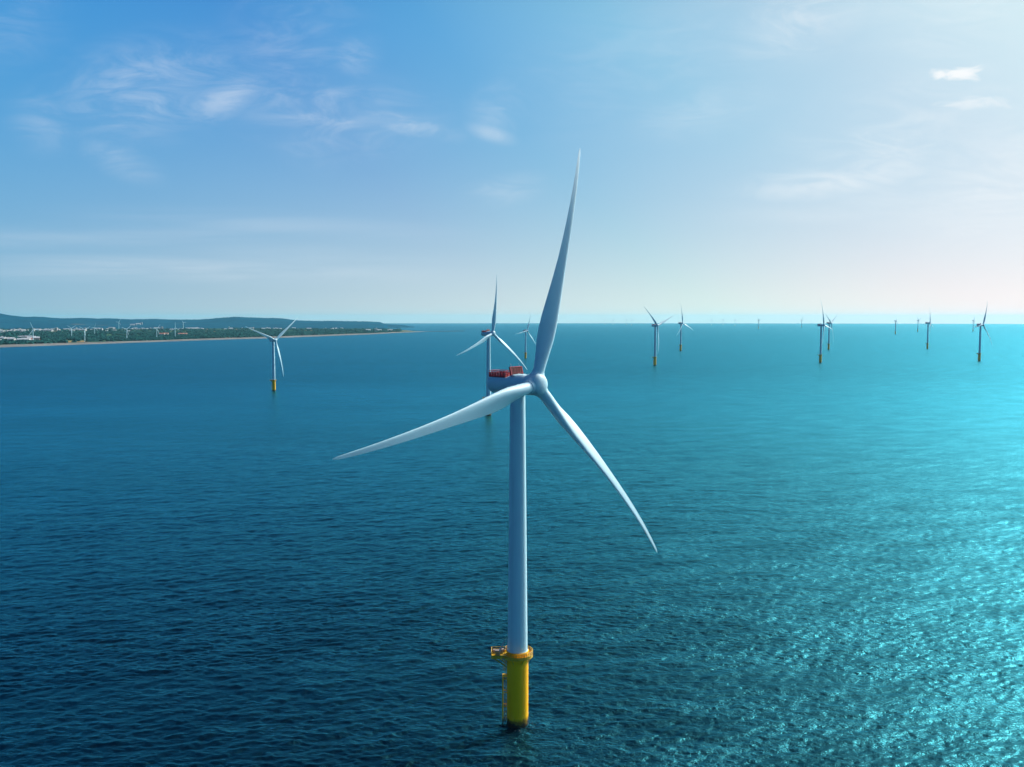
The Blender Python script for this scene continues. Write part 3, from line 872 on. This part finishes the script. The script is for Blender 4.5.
da = nt.new('ShaderNodeVectorMath', operation='DOT_PRODUCT'); nt.l.new(D, da.inputs[0]); da.inputs[1].default_value = AV
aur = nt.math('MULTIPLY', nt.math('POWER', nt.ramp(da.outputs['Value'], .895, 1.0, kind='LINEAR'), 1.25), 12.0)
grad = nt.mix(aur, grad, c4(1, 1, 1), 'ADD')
grad = nt.mix(1.0, grad, c4(SKY_GAIN, SKY_GAIN, SKY_GAIN), 'MULTIPLY')
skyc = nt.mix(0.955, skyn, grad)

# clouds: thin cirrus held at fixed bearings of the sky; u, v = tangent of bearing / elevation ahead
yy = nt.math('MAXIMUM', sep.outputs[1], 0.05)
u = nt.math('DIVIDE', sep.outputs[0], yy); v = nt.math('DIVIDE', sep.outputs[2], yy)
uv = nt.new('ShaderNodeCombineXYZ'); nt.l.new(u, uv.inputs[0]); nt.l.new(v, uv.inputs[1])
wisp = nt.noise(nt.mapping(uv.outputs[0], (10, 34, 1), (0, 0, R(14))), 1.0, 9.0, 0.66, 1.4)
streak = nt.noise(nt.mapping(uv.outputs[0], (3, 42, 1)), 1.0, 6.0, 0.6, 0.5)
fine = nt.noise(nt.mapping(uv.outputs[0], (30, 70, 1)), 1.0, 6.0, 0.6, 0.6)
def uvpix(px, py):
    c, s = math.cos(R(PITCH)), math.sin(R(PITCH))
    a, b = (px - 512) / 950, (383.5 - py) / 950
    fy = c + b * s; fz = -s + b * c
    return a / fy, fz / fy
def blob(px, py, sx, sy, ang, amt, src, lo, hi, kind='veil'):
    cu, cv = uvpix(px, py)
    m = nt.mapping(uv.outputs[0], (1, 1, 1), (0, 0, 0), (-cu, -cv, 0))
    m = nt.mapping(m, (950 / sx, 950 / sy, 0), (0, 0, R(ang))) if False else nt.mapping(nt.mapping(m, (1, 1, 1), (0, 0, R(-ang))), (950 / sx, 950 / sy, 0))
    ln = nt.new('ShaderNodeVectorMath', operation='LENGTH'); nt.l.new(m, ln.inputs[0])
    g = nt.ramp(ln.outputs['Value'], 1.0, 0.0, 0.0, 1.0)
    if kind == 'puff':      # outline from the noise, harder towards the rim
        e = nt.math('SUBTRACT', nt.math('ADD', src, nt.math('MULTIPLY', g, 0.34)), 0.34)
        return nt.math('MULTIPLY', nt.math('MULTIPLY', nt.ramp(e, lo, hi), nt.math('POWER', g, 0.5)), amt)
    fil = nt.math('MULTIPLY_ADD', nt.ramp(src, lo, hi), 0.88, 0.12)      # a thin veil with fibres in it
    return nt.math('MULTIPLY', nt.math('MULTIPLY', fil, nt.math('POWER', g, 1.1)), amt * .85)
CL = [
 (225, 97, 70, 30, 22, .38, wisp, .34, .66), (224, 98, 46, 14, 22, .10, wisp, .30, .60), (150, 88, 150, 70, 10, .32, wisp, .36, .74), (140, 126, 90, 20, 4, .22, wisp, .34, .72),
 (330, 112, 150, 60, -6, .30, wisp, .36, .74), (405, 124, 80, 16, -12, .34, fine, .30, .70), (296, 130, 40, 70, 50, .20, wisp, .34, .74),
 (491, 133, 36, 13, -16, .32, wisp, .28, .60), (497, 110, 40, 46, -50, .22, wisp, .34, .72), (120, 160, 60, 24, -24, .26, wisp, .34, .72),
 (505, 190, 60, 22, 10, .20, wisp, .36, .7), (355, 55, 34, 40, -50, .24, wisp, .34, .74), (42, 120, 44, 50, 60, .22, wisp, .34, .74), (5, 25, 90, 60, 10, .14, wisp, .32, .74),
 (260, 224, 280, 20, -3, .16, streak, .30, .74), (150, 270, 420, 22, -1, .30, streak, .28, .70), (90, 236, 330, 24, 1, .16, streak, .30, .74), (300, 262, 260, 30, -2, .14, streak, .30, .74),
 (955, 74, 66, 12, 3, .85, fine, .24, .54, 'puff'), (974, 104, 62, 14, 2, .45, fine, .22, .56, 'puff'), (925, 118, 70, 22, 6, .32, wisp, .30, .7),
 (828, 182, 130, 26, 5, .55, wisp, .30, .68), (880, 158, 130, 70, 24, .40, wisp, .34, .72), (905, 122, 200, 80, 20, .26, wisp, .34, .76),
 (805, 18, 120, 60, 26, .40, wisp, .34, .74), (700, 112, 110, 40, 12, .20, wisp, .34, .74), (870, 207, 240, 24, 2, .30, streak, .30, .74), (985, 215, 200, 30, 0, .34, streak, .30, .74),
 (290, 40, 130, 90, 56, .16, wisp, .34, .74), (960, 8, 160, 90, 10, .24, wisp, .34, .76), (1010, 180, 170, 110, 20, .40, wisp, .30, .76), (650, 60, 220, 90, 18, .12, wisp, .34, .76),
]
tot = None
for a in CL:
    x = blob(*a); tot = x if tot is None else nt.math('MAXIMUM', tot, x)
front = nt.ramp(sep.outputs[1], 0.1, 0.3)
tot = nt.math('MULTIPLY', tot, front, clamp=True)
# loose cirrus in the rest of the sky so other views are not empty
dm = nt.noise(nt.mapping(D, (2.2, 2.2, 9)), 1.0, 7.0, .6, .6)
rest = nt.math('MULTIPLY', nt.math('MULTIPLY', nt.ramp(dm, .56, .78), 0.25), nt.math('SUBTRACT', 1.0, front))
tot = nt.math('ADD', tot, rest)
skyc = nt.mix(tot, skyc, c4(10.2, 10.2, 10.2))
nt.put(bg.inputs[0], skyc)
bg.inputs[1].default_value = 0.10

sd = bpy.data.lights.new('sun', 'SUN'); sd.energy = 5.0; sd.angle = R(0.53); sd.color = (1.0, 0.93, 0.84)
so = bpy.data.objects.new('sun', sd); col.objects.link(so)
sv = Vector((math.sin(R(SUN_AZ)) * math.cos(R(SUN_EL)), math.cos(R(SUN_AZ)) * math.cos(R(SUN_EL)), math.sin(R(SUN_EL))))
so.rotation_euler = sv.to_track_quat('Z', 'Y').to_euler(); so.location = (200, 100, 400)

# ------------------------------------------------------------------ camera
cam = bpy.data.cameras.new('camera'); co = bpy.data.objects.new('camera', cam); col.objects.link(co)
co.location = (0, 0, CAM_Z); co.rotation_euler = (R(90 - PITCH), 0, 0)
cam.sensor_width = 36.0; cam.lens = 36.0 * 950 / 1024; cam.clip_start = 1.0; cam.clip_end = 200000.0
scene.camera = co

vs = scene.view_settings
scene.display_settings.display_device = 'sRGB'
vs.view_transform = 'Standard'; vs.look = 'None'; vs.exposure = 0.0; vs.gamma = 1.0; vs.use_curve_mapping = False
scene.cycles.use_denoising = True
scene.cycles.max_bounces = 6; scene.cycles.volume_bounces = 0
scene.cycles.sample_clamp_indirect = 6.0
